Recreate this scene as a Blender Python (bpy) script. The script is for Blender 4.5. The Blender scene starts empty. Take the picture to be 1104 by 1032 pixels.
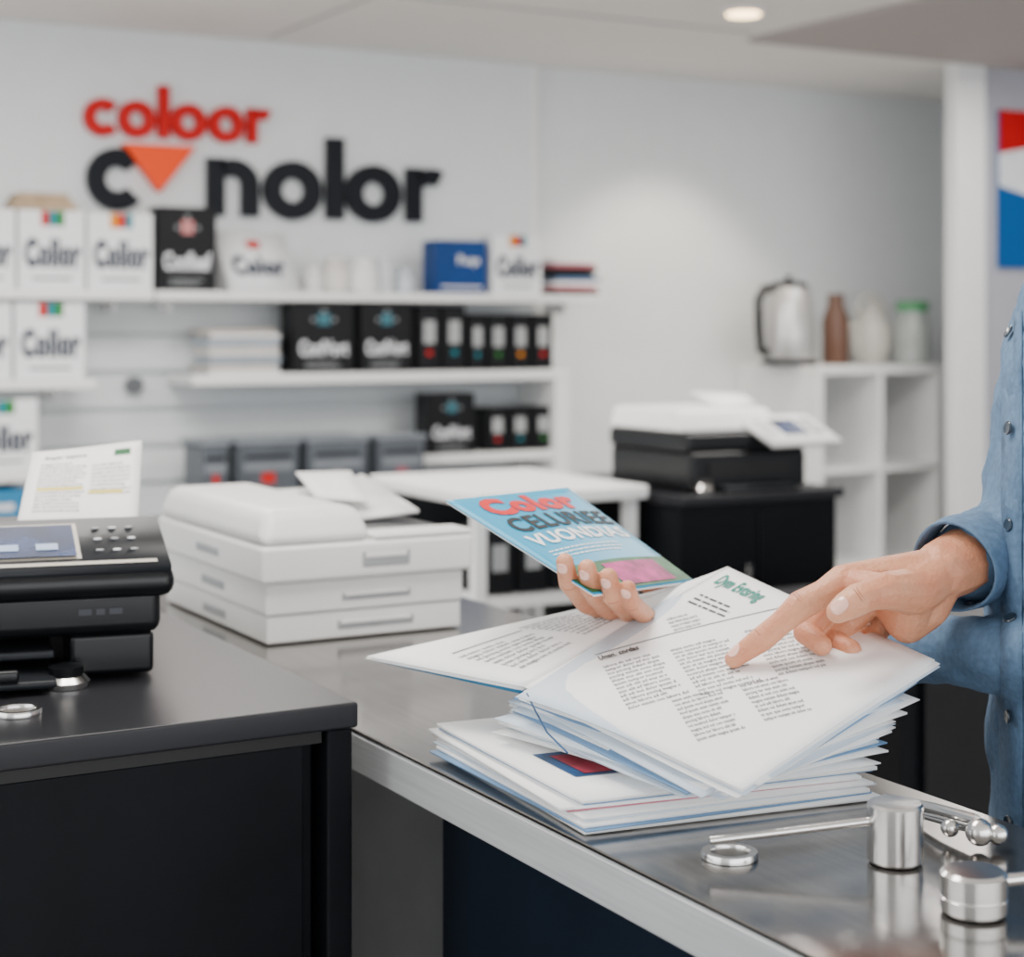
import bpy, bmesh, math, random
from mathutils import Vector, Matrix
random.seed(4)
# ---------------------------------------------------------------- room frame
# X runs along the back wall, Y towards it, Z up, metres.  Eye height 1.35, camera yawed 29.5 deg.
# S() turns a photo measurement plus a measured distance into a true 3-D room position.
A=0.4924; B=0.8704; EYE=1.35; F=1850.0
def S(px,py,D):
    r=(px-552)/F
    return Vector((A*D+B*r*D, B*D-A*r*D, EYE-(py-350)/F*D))
def W(xc,D,z): return Vector((A*D+B*xc, B*D-A*xc, z))
def q(px):
    r=(px-552)/F
    return (A+B*r)/(B-A*r)
def lin(c):
    return tuple(((x/12.92) if x<=0.04045 else ((x+0.055)/1.055)**2.4) for x in c)
def hexc(h):
    h=h.lstrip('#'); return tuple(int(h[i:i+2],16)/255 for i in (0,2,4))
MATS={}
def M(name,h,rough=.5,metal=0,var=.06,scale=12,bump=0,bscale=None,emis=0,trans=0,coat=0,sss=0,stretch=None,spec=None):
    if name in MATS: return MATS[name]
    m=bpy.data.materials.new(name); m.use_nodes=True
    nt=m.node_tree; b=nt.nodes['Principled BSDF']
    c=lin(hexc(h))
    tc=nt.nodes.new('ShaderNodeTexCoord'); mp=nt.nodes.new('ShaderNodeMapping')
    nt.links.new(tc.outputs['Object'],mp.inputs[0])
    if stretch: mp.inputs['Scale'].default_value=stretch
    n=nt.nodes.new('ShaderNodeTexNoise'); n.inputs['Scale'].default_value=scale; n.inputs['Detail'].default_value=3
    nt.links.new(mp.outputs[0],n.inputs['Vector'])
    cr=nt.nodes.new('ShaderNodeValToRGB')
    cr.color_ramp.elements[0].position=.3; cr.color_ramp.elements[1].position=.7
    cr.color_ramp.elements[0].color=(*[max(0,x*(1-var)) for x in c],1)
    cr.color_ramp.elements[1].color=(*[min(1,x*(1+var)) for x in c],1)
    if sss: # redder and paler patches of skin
        cr.color_ramp.elements[0].color=(c[0]*.93,c[1]*.77,c[2]*.72,1)
        cr.color_ramp.elements[1].color=(min(1,c[0]*1.05),c[1]*1.1,c[2]*1.12,1)
    nt.links.new(n.outputs['Fac'],cr.inputs[0]); nt.links.new(cr.outputs[0],b.inputs['Base Color'])
    b.inputs['Roughness'].default_value=rough; b.inputs['Metallic'].default_value=metal
    if spec is not None: b.inputs['Specular IOR Level'].default_value=spec
    if trans: b.inputs['Transmission Weight'].default_value=trans
    if coat: b.inputs['Coat Weight'].default_value=coat
    if sss:
        b.inputs['Subsurface Weight'].default_value=sss
        b.inputs['Subsurface Radius'].default_value=(.012,.005,.003)
        b.inputs['Subsurface Scale'].default_value=.6
    if emis:
        b.inputs['Emission Color'].default_value=(*c,1); b.inputs['Emission Strength'].default_value=emis
    if bump:
        n2=nt.nodes.new('ShaderNodeTexNoise'); n2.inputs['Scale'].default_value=bscale or scale*4; n2.inputs['Detail'].default_value=4
        nt.links.new(mp.outputs[0],n2.inputs['Vector'])
        bp=nt.nodes.new('ShaderNodeBump'); bp.inputs['Strength'].default_value=bump; bp.inputs['Distance'].default_value=.004
        nt.links.new(n2.outputs['Fac'],bp.inputs['Height']); nt.links.new(bp.outputs[0],b.inputs['Normal'])
    MATS[name]=m; return m
wallM=M('wall_paint','#e5e9eb',.7,var=.015); ceilM=M('ceiling_paint','#f3f0ec',.8,var=.015)
greyceil=M('bulkhead_paint','#b0a8a5',.8,var=.02); partM=M('partition_paint','#b3b5be',.7,var=.02)
floorM=M('floor_tile','#a5a09b',.4,var=.1,scale=3)
whiteM=M('white_laminate','#f0f1f1',.4,var=.02); cream=M('printer_white_plastic','#eeedeb',.38,var=.02)
dkwhite=M('printer_grey_plastic','#8b8e91',.45,var=.03)
blackM=M('black_laminate','#0d0f13',.5,var=.15,bump=.05,bscale=60,spec=.12); blacktop=M('black_counter_top','#202125',.36,var=.1,scale=5,spec=.3)
plastic=M('black_plastic','#0d0f12',.3,var=.1,spec=.35); plastic2=M('dark_grey_plastic','#1e2125',.45,var=.1,spec=.25)
navy=M('navy_panel','#17202d',.4,var=.1,spec=.25); greyP=M('grey_panel','#a6a8aa',.5,var=.08)
steel=M('brushed_steel','#93908d',.15,.95,var=.1,scale=6,stretch=(30,1,1),bump=.012,bscale=20)
steeledge=M('steel_edge','#dfe2e4',.42,.45,var=.08,scale=6,stretch=(1,1,40))
chrome=M('satin_metal','#d8d6d3',.22,1,var=.05)
paper=M('paper','#f5f5f4',.6,var=.01); paper2=M('paper_cool','#c9d6e2',.6,var=.02)
ink=M('ink_grey','#3f4147',.7); inkd=M('ink_black','#15171b',.6); green=M('ink_green','#0b8272',.6); inkr=M('ink_red','#cc060e',.5)
tealM=M('brochure_cyan','#1f99c2',.4,var=.06,scale=8,spec=.35); pinkM=M('ink_pink','#a82470',.5,var=.5,scale=60,spec=.3); leafM=M('ink_leaf','#2d6840',.5,var=.5,scale=60,spec=.3)
redM=M('sign_red','#c40004',.45,var=.02,spec=.2); navyS=M('sign_navy','#0e131b',.4,var=.05,spec=.15); orangeM=M('sign_orange','#ff4a00',.4,var=.02,spec=.2)
skin=M('skin','#cf9270',.45,var=.1,scale=30,bump=.34,bscale=280,sss=.12); nailM=M('nail','#edb8a6',.2,var=.03,coat=.6)
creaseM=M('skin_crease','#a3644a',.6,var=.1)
shirtM=M('chambray_shirt','#55708c',.9,var=.16,scale=170,bump=.6,bscale=50)
denim=M('trousers','#1c212b',.8,var=.1); hairM=M('hair','#3b281d',.6,var=.2); btn=M('button','#2b3844',.25,var=.1,coat=.5)
boxW=M('carton_white','#eff1f3',.5,var=.02); boxK=M('carton_black','#131417',.45,var=.1,spec=.2); boxB=M('carton_blue','#0f3b78',.45,var=.08,spec=.2)
screenM=M('lcd_screen','#1b2f55',.2,var=.5,scale=30,emis=.08); silver=M('silver_trim','#b8b2a6',.3,.8)
brown=M('brown_glaze','#644536',.4); tan=M('tan_cloth','#b9a184',.8,var=.15,scale=40)
binM=M('grey_bin','#545a62',.35,var=.12); yel=M('ink_yellow','#e3cf63',.6); slot=M('slot_black','#040405',.6)

def attach(o,root):
    if root is None: return
    o.parent=root
    if not root.get('loc'): o.matrix_parent_inverse=Matrix.Translation(-root.location)
def root(name,loc=(0,0,0),rot=None):
    e=bpy.data.objects.new(name,None); e.empty_display_size=.05; e.location=loc
    bpy.context.scene.collection.objects.link(e)
    if rot is not None: e['loc']=1; e.rotation_euler=(0,0,rot)
    return e
def mk(name,vs,fs,mat,rt=None,smooth=False,bevel=0,seg=2,solid=0):
    me=bpy.data.meshes.new(name); me.from_pydata([tuple(v) for v in vs],[],fs); me.update()
    bm=bmesh.new(); bm.from_mesh(me); bmesh.ops.recalc_face_normals(bm,faces=bm.faces[:]); bm.to_mesh(me); bm.free()
    o=bpy.data.objects.new(name,me); bpy.context.scene.collection.objects.link(o)
    me.materials.append(mat)
    if smooth:
        for p in me.polygons: p.use_smooth=True
    if solid:
        s=o.modifiers.new('s','SOLIDIFY'); s.thickness=solid; s.offset=-1
    if bevel:
        b=o.modifiers.new('b','BEVEL'); b.width=bevel; b.segments=seg; b.limit_method='ANGLE'
        if seg>1:
            for p in me.polygons: p.use_smooth=True
            w=o.modifiers.new('w','WEIGHTED_NORMAL'); w.keep_sharp=True
    attach(o,rt); return o
BF=[(0,1,2,3),(4,7,6,5),(0,4,5,1),(1,5,6,2),(2,6,7,3),(3,7,4,0)]
def box(name,rt,lo,hi,mat,bevel=.002,seg=2,top=None):
    x0,y0,z0=lo; x1,y1,z1=hi
    v=[(x0,y0,z0),(x1,y0,z0),(x1,y1,z0),(x0,y1,z0)]
    if top: a,b,c,d=top   # inset left,right,front,back
    else: a=b=c=d=0
    v+=[(x0+a,y0+c,z1),(x1-b,y0+c,z1),(x1-b,y1-d,z1),(x0+a,y1-d,z1)]
    return mk(name,v,BF,mat,rt,bevel=bevel,seg=seg)
def prism(name,rt,poly,z0,z1,mat,bevel=0,seg=2):
    n=len(poly)
    v=[(x,y,z0) for x,y in poly]+[(x,y,z1) for x,y in poly]
    f=[tuple(range(n)),tuple(range(n,2*n))]+[(i,(i+1)%n,n+(i+1)%n,n+i) for i in range(n)]
    return mk(name,v,f,mat,rt,bevel=bevel,seg=seg)
def lathe(name,rt,c,prof,mat,n=40,axis='Z',smooth=True):
    vs=[];fs=[]
    for r,h in prof:
        for i in range(n):
            a=2*math.pi*i/n; x,y,z=r*math.cos(a),r*math.sin(a),h
            if axis=='Y': x,y,z=x,-z,y
            if axis=='X': x,y,z=z,x,y
            vs.append((c[0]+x,c[1]+y,c[2]+z))
    for j in range(len(prof)-1):
        for i in range(n):
            k=(i+1)%n; fs.append((j*n+i,j*n+k,(j+1)*n+k,(j+1)*n+i))
    fs.append(tuple(range(n))); fs.append(tuple((len(prof)-1)*n+i for i in range(n)))
    o=mk(name,vs,fs,mat,rt)
    if smooth:
        for p in o.data.polygons: p.use_smooth = len(p.vertices)==4
        e=o.modifiers.new('e','EDGE_SPLIT'); e.split_angle=math.radians(35)
    return o
def tube(name,rt,pts,r,mat,res=5,cyc=False):
    cu=bpy.data.curves.new(name,'CURVE'); cu.dimensions='3D'; cu.bevel_depth=r; cu.bevel_resolution=res; cu.use_fill_caps=True
    sp=cu.splines.new('POLY'); sp.points.add(len(pts)-1)
    for p,c in zip(sp.points,pts): p.co=(*c,1)
    sp.use_cyclic_u=cyc; sp.use_smooth=True
    o=bpy.data.objects.new(name,cu); bpy.context.scene.collection.objects.link(o); cu.materials.append(mat); attach(o,rt); return o
# ---- surfaces, printing
def quad(a,b,c,d,bul=0,wave=0,ph=0):
    def fn(u,v):
        p=a*(1-u)*(1-v)+b*u*(1-v)+c*u*v+d*(1-u)*v
        p=p.copy(); p.z+=bul*math.sin(math.pi*min(1,max(0,u)))*math.sin(math.pi*min(1,max(0,v)))+wave*math.sin(u*5+ph)*math.cos(v*4+ph)
        return p
    return fn
def loose(f,a,b,ph):
    def g(u,v):
        p=f(u,v).copy(); p.z+=a*abs(2*u-1)**4*math.sin(5*v+ph)+b*abs(2*v-1)**4*math.sin(4*u+ph*1.7); return p
    return g
def nrm(fn,u,v):
    e=.01; n=(fn(u+e,v)-fn(u,v)).cross(fn(u,v+e)-fn(u,v)); n.normalize(); return n
def sheet(name,rt,fn,mat,n=14,solid=.0006):
    vs=[fn(i/n,j/n) for j in range(n+1) for i in range(n+1)]
    fs=[(j*(n+1)+i,j*(n+1)+i+1,(j+1)*(n+1)+i+1,(j+1)*(n+1)+i) for j in range(n) for i in range(n)]
    me=bpy.data.meshes.new(name); me.from_pydata([tuple(v) for v in vs],[],fs)
    o=bpy.data.objects.new(name,me); bpy.context.scene.collection.objects.link(o); me.materials.append(mat)
    for p in me.polygons: p.use_smooth=True
    s=o.modifiers.new('s','SOLIDIFY'); s.thickness=solid; s.offset=0
    attach(o,rt); return o
def prints(name,rt,rects,fn,mat,side=1,eps=.0009):
    vs=[];fs=[]
    for (u0,v0,u1,v1) in rects:
        k=max(1,int(abs(u1-u0)/.08)); l=max(1,int(abs(v1-v0)/.08)); b=len(vs)
        for j in range(l+1):
            for i in range(k+1):
                u=u0+(u1-u0)*i/k; v=v0+(v1-v0)*j/l
                vs.append(fn(u,v)+nrm(fn,u,v)*eps*side)
        for j in range(l):
            for i in range(k):
                fs.append((b+j*(k+1)+i,b+j*(k+1)+i+1,b+(j+1)*(k+1)+i+1,b+(j+1)*(k+1)+i))
    return mk(name,vs,fs,mat,rt)
def words(u0,v0,u1,rows,pitch,hh=.45,gap=.012,sv=1,wmax=.05):
    R=[]
    for r in range(rows):
        u=u0; v=v0+sv*pitch*r; end=u1-(u1-u0)*random.random()*.25
        while u<end:
            w=random.uniform(.012,wmax); R.append((u,v,min(u+w,end),v+sv*pitch*hh)); u+=w+gap*.7
    return R
TC={}
def label(name,rt,text,fn,u0,v0,u1,v1,mat,bold=.03,side=1,eps=.0012):
    key=(text,bold)
    if key not in TC:
        cu=bpy.data.curves.new('t','FONT'); cu.body=text; cu.offset=bold; cu.resolution_u=3 if len(text)<20 else 1; cu.space_character=1+bold*2
        o=bpy.data.objects.new('t',cu); bpy.context.scene.collection.objects.link(o)
        bpy.context.view_layer.update()
        me=bpy.data.meshes.new_from_object(o.evaluated_get(bpy.context.evaluated_depsgraph_get()))
        TC[key]=([tuple(v.co) for v in me.vertices],[tuple(p.vertices) for p in me.polygons])
        bpy.data.objects.remove(o); bpy.data.meshes.remove(me)
    V,Fc=TC[key]
    xs=[v[0] for v in V]; ys=[v[1] for v in V]; x0,x1,y0,y1=min(xs),max(xs),min(ys),max(ys)
    vs=[]
    for v in V:
        u=u0+(v[0]-x0)/(x1-x0)*(u1-u0); w=v0+(v[1]-y0)/(y1-y0)*(v1-v0)
        vs.append(fn(u,w)+nrm(fn,u,w)*eps*side)
    return mk(name,vs,Fc,mat,rt)
VOC='ipsum vel dolor sit amet con secte tur adi piscing elit sed do eius mod tempor inci didunt ut labore et magna aliqua enim ad minim veniam quis nostrud'.split()
def copy_block(nm,rt,fn,u0,v0,u1,v1,rows,mat,side=1,chars=30):
    L_=[]
    for r in range(rows):
        t_=''; tgt=chars if r%5 else chars*.7
        while len(t_)<tgt: t_+=random.choice(VOC)+' '
        L_.append(t_.strip()[:chars])
    label(nm,rt,'\n'.join(L_),fn,u0,v0,u1,v1,mat,.012,side,.0008)
def face(x0,x1,z0,z1,y):   # plane facing -Y
    return lambda u,v: Vector((x0+(x1-x0)*u,y,z0+(z1-z0)*v))
# ---------------------------------------------------------------- ROOM
CZ=2.35
box('floor',None,(-2.2,-2.4,-.06),(6.6,5.9,0),floorM,0)
box('ceiling',None,(-2.2,-2.4,CZ),(6.6,5.9,CZ+.06),ceilM,0)
box('wall_back',None,(-2.2,5.74,0),(6.6,5.86,CZ),wallM,0)
box('wall_left',None,(-2.3,-2.4,0),(-2.2,5.86,CZ),wallM,0)
box('wall_right',None,(6.6,-2.4,0),(6.7,5.86,CZ),partM,0)
wf=root('wall_front',(2,-2.4,0))
box('sill',wf,(-2.2,-2.5,0),(6.6,-2.4,.5),wallM,0); box('header',wf,(-2.2,-2.5,2.2),(6.6,-2.4,CZ),wallM,0)
for i,x in enumerate((-2.2,-.1,2.1,4.3,6.5)): box('mullion_%d'%i,wf,(x,-2.48,.5),(x+.1,-2.42,2.2),whiteM,.003)
XP=q(572)*5.70
box('trim_1',None,(-2.19,5.70,0),(XP,5.739,CZ-.001),wallM,.002)
box('trim_2',None,(XP,5.695,0),(XP+.03,5.739,CZ-.001),whiteM,.002)
box('wall_partition',None,(4.825,4.9,0),(6.59,4.98,CZ-.001),partM,0)
box('wall_return',None,(5.5,4.985,0),(5.58,5.735,CZ-.001),wallM,0)
pil=root('pillar',(4.74,4.86,0))
box('shaft',pil,(4.67,4.83,0),(4.82,4.895,CZ-.002),whiteM,.004)
box('ceiling_bulkhead',None,(3.66,2.6,CZ-.015),(6.59,4.80,CZ-.001),greyceil,0)
cs=root('ceiling_grid',(2.5,4,CZ))
for i,y in enumerate((3.6,4.7)): box('seam_%d'%i,cs,(-2,y,CZ-.003),(3.6,y+.006,CZ-.0005),dkwhite,0)
box('seam_x',cs,(2.2,2,CZ-.003),(2.206,5.6,CZ-.0005),dkwhite,0)
dl=root('ceiling_downlight',(3.33,4.39,CZ))
lathe('ring',dl,(3.33,4.39,CZ-.012),[(.045,0),(.074,0),(.078,.011),(.045,.011)],whiteM)
lathe('lamp',dl,(3.33,4.39,CZ-.016),[(.001,0),(.052,0),(.052,.003),(.001,.003)],M('lamp_glow','#ffdca6',.5,emis=9))
po=root('wall_poster',(5.2,4.89,1.8))
x0=q(1078)*4.88
box('board',po,(x0,4.885,1.57),(x0+.6,4.899,2.19),M('poster_blue','#0a5699',.4,spec=.2),.002)
pf=face(x0,x0+.6,1.57,2.19,4.884)
prints('red_field',po,[(0,.72,1,1)],pf,M('poster_red','#bd0c16',.4,spec=.2),1,.0008)
mk('white_band',[pf(0,.52)+Vector((0,-.001,0)),pf(1,.3)+Vector((0,-.001,0)),pf(1,.62)+Vector((0,-.001,0)),pf(.35,.78)+Vector((0,-.002,0)),pf(0,.72)+Vector((0,-.001,0))],[(0,1,2,3,4)],M('poster_white','#e8edf2',.4),po)
# ---------------------------------------------------------------- SIGN
def letters(name,rt,text,x,z,s,sx,y,mat,d=.03):
    V=[];Fs=[]
    def strip(outer,inner,closed=False):
        n=len(outer); b=len(V)
        for (ox,oz),(ix,iz) in zip(outer,inner):
            for yy in (y-d,y):
                V.append((x+ox*s*sx,yy,z+oz*s)); V.append((x+ix*s*sx,yy,z+iz*s))
        m=n if closed else n-1
        for i in range(m):
            j=(i+1)%n; p=b+4*i; r=b+4*j
            Fs.extend([(p,r,r+1,p+1),(p+2,p+3,r+3,r+2),(p,p+2,r+2,r),(p+1,r+1,r+3,p+3)])
        if not closed:
            Fs.append((b,b+1,b+3,b+2)); e=b+4*(n-1); Fs.append((e,e+2,e+3,e+1))
    def bar(x0,z0,x1,z1): strip([(x0,z0),(x0,z1)],[(x1,z0),(x1,z1)])
    def arc(cx,cz,R,r,a0,a1,n=28,closed=False):
        an=[math.radians(a0+(a1-a0)*i/(n if closed else n-1)) for i in range(n)]
        strip([(cx+R*math.cos(t),cz+R*math.sin(t)) for t in an],[(cx+r*math.cos(t),cz+r*math.sin(t)) for t in an],closed)
    for ch in text:
        if ch=='o': arc(.52,.5,.54,.215,0,360,36,True); adv=1.13
        elif ch=='c': arc(.52,.5,.54,.215,42,318); adv=.97
        elif ch=='l': bar(.01,0,.34,1.5); adv=.39
        elif ch=='n': bar(.03,0,.34,1.02); arc(.49,.56,.46,.15,0,125); bar(.64,0,.95,.57); adv=1.05
        elif ch=='r': bar(.03,0,.34,1.02); arc(.52,.50,.52,.21,62,125); adv=.64
        x+=adv*s*sx
    mk(name,V,Fs,mat,rt)
sg=root('wall_sign',(2.2,5.69,1.85))
letters('red_word',sg,'coloor',1.575,1.985,.12,1.0,5.698,redM)
letters('dark_initial',sg,'c',1.585,1.742,.195,1.0,5.698,navyS)
letters('dark_word',sg,'nolor',1.995,1.728,.195,1.06,5.698,navyS)
tr=[(1.70,1.96),(1.955,1.96),(1.828,1.80)]
mk('triangle',[(p[0],5.655,p[1]) for p in tr]+[(p[0],5.698,p[1]) for p in tr],[(0,1,2),(3,5,4),(0,3,4,1),(1,4,5,2),(2,5,3,0)],orangeM,sg)
# ---------------------------------------------------------------- SLATWALL + SHELVES
sl=root('slatwall_panel',(2,5.69,.9))
for i in range(9):
    z=.32+i*.125
    box('slat_%d'%i,sl,(.6,5.672,z),(3.3,5.699,z+.110),M('slat_white','#dde2e4',.5,var=.02),.003)
lathe('peg',sl,(q(150)*5.6,5.67,1.145),[(.03,0),(.03,.03),(.001,.03)],M('peg_grey','#5c6064',.5),axis='Y')
def shelf(nm,x0,x1,z,y0=5.40,y1=5.67,t=.03):
    r=root(nm,((x0+x1)/2,5.5,z)); box('board',r,(x0,y0,z-t),(x1,y1,z),whiteM,.003)
    for i,x in enumerate((x0+.08,x1-.1)): box('bracket_%d'%i,r,(x,y0+.12,z-t-.04),(x+.012,y1,z-t),whiteM,.002)
    return r
Z1=1.46; Z2=1.185; Z3=.89
shelf('wall_shelf',.7,q(166)*5.4,Z1); shelf('wall_shelf',q(169)*5.4,q(650)*5.4,Z1)
shelf('wall_shelf',.7,q(104)*5.4,Z2-.008); shelf('wall_shelf',.7,q(60)*5.4,Z3)
su=root('shelving_unit',(2.6,5.5,0))
xa,xb=q(208)*5.4,q(614)*5.4
box('top_board',su,(xa,5.40,Z2-.035),(xb,5.67,Z2),whiteM,.003)
box('side_right',su,(xb-.06,5.401,0),(xb,5.67,Z2-.036),whiteM,.002)
box('side_left',su,(xa,5.401,0),(xa+.04,5.67,.76),whiteM,.002)
box('mid_board',su,(q(455)*5.4,5.40,Z3-.03),(xb-.061,5.67,Z3),whiteM,.003)
box('low_board',su,(xa,5.30,.77),(xb-.061,5.67,.80),whiteM,.003)
box('low_board_2',su,(xa+.04,5.40,.40),(xb-.061,5.67,.43),whiteM,.003)
box('mid_panel',su,(q(455)*5.4,5.56,.80),(q(455)*5.4+.03,5.67,Z3-.03),whiteM,.002)
cols=[M('acc_red','#c41d18',.5,spec=.2),M('acc_teal','#0b7f8d',.5,spec=.2),M('acc_green','#2f7f34',.5,spec=.2),M('acc_amber','#e08c10',.5,spec=.2)]
dkwM=M('print_white','#e4e6ea',.5); slate=M('print_slate','#14233a',.5,spec=.2)
def carton(px0,px1,z,h,kind,Y=5.43,dep=.16,txt='Collor',ac=None):
    x0,x1=q(px0)*Y,q(px1)*Y-.004
    m={'w':boxW,'k':boxK,'b':boxB}[kind]
    r=root('ink_carton',((x0+x1)/2,Y+dep/2,z))
    z=z+.001
    box('body',r,(x0,Y,z),(x1,Y+dep,z+h),m,.003)
    f=face(x0,x1,z,z+h,Y)
    if kind=='w':
        label('print',r,txt,f,.08,.27,.94,.65,slate,.065)
        for i in range(3): prints('tab_%d'%i,r,[(.33+.12*i,.80,.45+.12*i,.99)],f,cols[(i+px0)%4])
        prints('footer',r,[(.2,.12,.8,.15)],f,ink)
    elif kind=='k':
        label('print',r,txt,f,.10,.24,.90,.46,dkwM,.04)
        prints('badge',r,[(.40,.68,.60,.84)],f,cols[(px0)%4] if ac is None else ac); prints('footer',r,words(.2,.14,.8,2,.05,.5,sv=-1),f,dkwhite)
        prints('badge_ring',r,[(.46,.86,.54,.90),(.30,.73,.36,.78),(.64,.73,.70,.78)],f,dkwhite)
    else:
        label('print',r,txt,f,.42,.5,.85,.72,dkwM,.03); prints('strip',r,[(.1,.1,.9,.14)],f,dkwM)
    return r
carton(-52,18,Z1,.25,'w'); carton(20,93,Z1,.25,'w'); carton(95,166,Z1,.248,'w')
pk=M('badge_pink','#c07a78',.5); tl=M('badge_teal','#2c6a78',.5)
carton(170,235,Z1,.275,'k',txt='Confleef',ac=pk,dep=.1); carton(470,526,Z1,.19,'b',txt='Puqs',dep=.11); carton(531,585,Z1,.215,'w',dep=.1)
carton(-60,14,Z2-.008,.245,'w'); carton(16,93,Z2-.008,.245,'w'); carton(-40,42,Z3,.225,'w')
carton(316,383,Z2,.24,'k',txt='ConfVort',dep=.12,ac=tl); carton(389,446,Z2,.24,'k',txt='ConfVort',dep=.1,ac=tl); carton(462,513,Z3,.215,'k',txt='ConfVort',dep=.11,ac=tl)
winM=M('box_window','#a5a8a9',.4)
def small(px0,px1,z,h,c):
    Y=5.44; x0,x1=q(px0)*Y,q(px1)*Y-.004
    r=root('toner_box',((x0+x1)/2,Y+.06,z)); box('body',r,(x0,Y,z+.001),(x1,Y+.12,z+h),boxK,.003)
    f=face(x0,x1,z,z+h,Y); prints('window',r,[(.25,.42,.75,.76)],f,winM); prints('dot',r,[(.38,.24,.62,.31)],f,cols[c])
for i,(a_,b_) in enumerate(((451,476),(478,503))): small(a_,b_,Z2,.235,i)
for i,(a_,b_) in enumerate(((506,525),(527,549),(551,573),(575,597))): small(a_,b_,Z2,.205,(i+1)%4)
for i,(a_,b_) in enumerate(((526,548),(550,573),(575,598))): small(a_,b_,Z3,.16,i)
fr=root('display_card',(q(280)*5.5,5.5,Z1)); X0,X1=q(243)*5.5,q(318)*5.5
cf=quad(Vector((X0+.0,5.46,Z1+.002)),Vector((X1,5.46,Z1+.002)),Vector((X1-.03,5.53,Z1+.20)),Vector((X0-.03,5.53,Z1+.205)))
sheet('card',fr,cf,boxW,2,.006); label('print',fr,'Color',cf,.12,.25,.88,.6,slate,.065,1,.005); prints('tab',fr,[(.4,.72,.6,.86)],cf,cols[0],1,.005)
box('easel',fr,(X0+.06,5.53,Z1+.001),(X0+.16,5.58,Z1+.15),whiteM,.002)
for i,(px,h,rr,c) in enumerate(((338,.09,.035,'#dfe0df'),(362,.12,.05,'#d6d3ce'),(391,.12,.055,'#e9e9ea'),(415,.12,.035,'#d0d3d6'),(436,.085,.036,'#c4ccd4'))):
    X=q(px)*5.5; j=root('storage_jar',(X,5.5,Z1))
    lathe('body',j,(X,5.5,Z1+.001),[(rr*.8,0),(rr,.01),(rr*1.0,h*.7),(rr*.7,h*.8),(rr*.72,h*.82),(rr*.72,h),(rr*.1,h*1.02)],M('jar_%d'%i,c,.4),24)
def pile(nm,px0,px1,z,h,n,Y,dep,palette):
    X0,X1=q(px0)*Y,q(px1)*Y; r=root(nm,((X0+X1)/2,Y+dep/2,z)); t=h/n
    for i in range(n):
        dx,dy=random.uniform(-.012,.012),random.uniform(-.01,.01)
        box('booklet_%d'%i,r,(X0+dx+.01,Y+dy,z+.001+i*t),(X1+dx-.01,Y+dep+dy,z+(i+1)*t-.001),palette[i%len(palette)],.001,1)
pile('magazine_pile',596,647,Z1,.135,8,5.45,.14,[boxK,M('mag_pink','#b5606c',.5),boxW,M('mag_blue','#4f6c95',.5),boxK])
pile('paper_pile',222,303,Z2,.15,10,5.45,.17,[paper,M('mag_beige','#b9aea4',.5),paper2,M('mag_grey','#8d959e',.5)])
tb=root('folded_cloth',(q(45)*5.5,5.5,Z1+.252)); zb=Z1+.2525
for i in range(3): box('fold_%d'%i,tb,(q(8)*5.5+.01*i,5.44,zb+i*.018),(q(80)*5.5-.015*i,5.58,zb+.018+i*.018),tan,.008,3)
for i,(a_,b_,c) in enumerate(((217,250,0),(254,326,0),(330,400,1),(406,462,2))):
    Y=5.31; X0,X1=q(a_)*Y,q(b_)*Y-.006; dd=.105 if i==3 else .2; r=root('storage_bin',((X0+X1)/2,Y+.1,.8))
    box('tub',r,(X0+.008,Y,.801),(X1-.008,Y+dd,.955),binM,.006,2); box('lid',r,(X0,Y-.008,.956),(X1,Y+dd+.004,.972),M('bin_lid','#7d848c',.4),.004)
    f=face(X0,X1,.80,.955,Y); prints('tag',r,[(.4,.18,.6,.40)],f,[cols[0],dkwhite,M('tag_pink','#9d5563',.5)][c]); prints('slot',r,[(.15,.7,.85,.78)],f,plastic2); prints('front_label',r,[(.12,.45,.88,.62)],f,M('bin_label','#7b8188',.4))
bb=root('cyan_carton',(q(10)*5.4,5.48,.63)); box('body',bb,(.9,5.42,.62),(q(32)*5.4,5.6,.835),M('carton_cyan','#1678a8',.5),.003); box('stand',bb,(.8,5.40,.0),(q(34)*5.4,5.66,.62),whiteM,.003)
prints('strip',bb,[(.1,.7,.9,.8)],face(.9,q(32)*5.4,.62,.835,5.42),dkwM)
# ---------------------------------------------------------------- CUBBY
cb=root('cube_shelf',(4.64,5.45,0)); cx0,cx1,cy0,cy1,ct=4.31,4.97,5.215,5.735,1.188
t=.035
box('side_left',cb,(cx0,cy0,0),(cx0+t,cy1,ct-t),whiteM,.002); box('side_right',cb,(cx1-t,cy0,0),(cx1,cy1,ct-t),whiteM,.002)
box('divider',cb,((cx0+cx1)/2-.012,cy0,t),((cx0+cx1)/2+.012,cy1-.01,ct-t),whiteM,.002); box('top',cb,(cx0-.002,cy0-.002,ct-t),(cx1+.002,cy1,ct),whiteM,.003)
for i,z in enumerate((0.0,.385,.765)): box('board_%d'%i,cb,(cx0+t,cy0+.002,z),(cx1-t,cy1-.01,z+.024),whiteM,.001)
box('back',cb,(cx0+t,cy1-.012,0),(cx1-t,cy1,ct-t),whiteM,0)
def topat(px,Y): return q(px)*Y
Y=5.42; X=topat(850,Y); k=root('electric_kettle',(X,Y,ct)); 
kst=M('kettle_steel','#c4c4c4',.3,.45)
lathe('base',k,(X,Y,ct+.001),[(.115,0),(.115,.018),(.10,.022)],plastic)
lathe('jug',k,(X,Y,ct+.024),[(.10,0),(.108,.02),(.107,.12),(.095,.24),(.080,.28),(.078,.285)],kst)
lathe('lid',k,(X,Y,ct+.31),[(.080,0),(.074,.016),(.04,.026),(.012,.03),(.016,.045),(.004,.05)],plastic)
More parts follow.
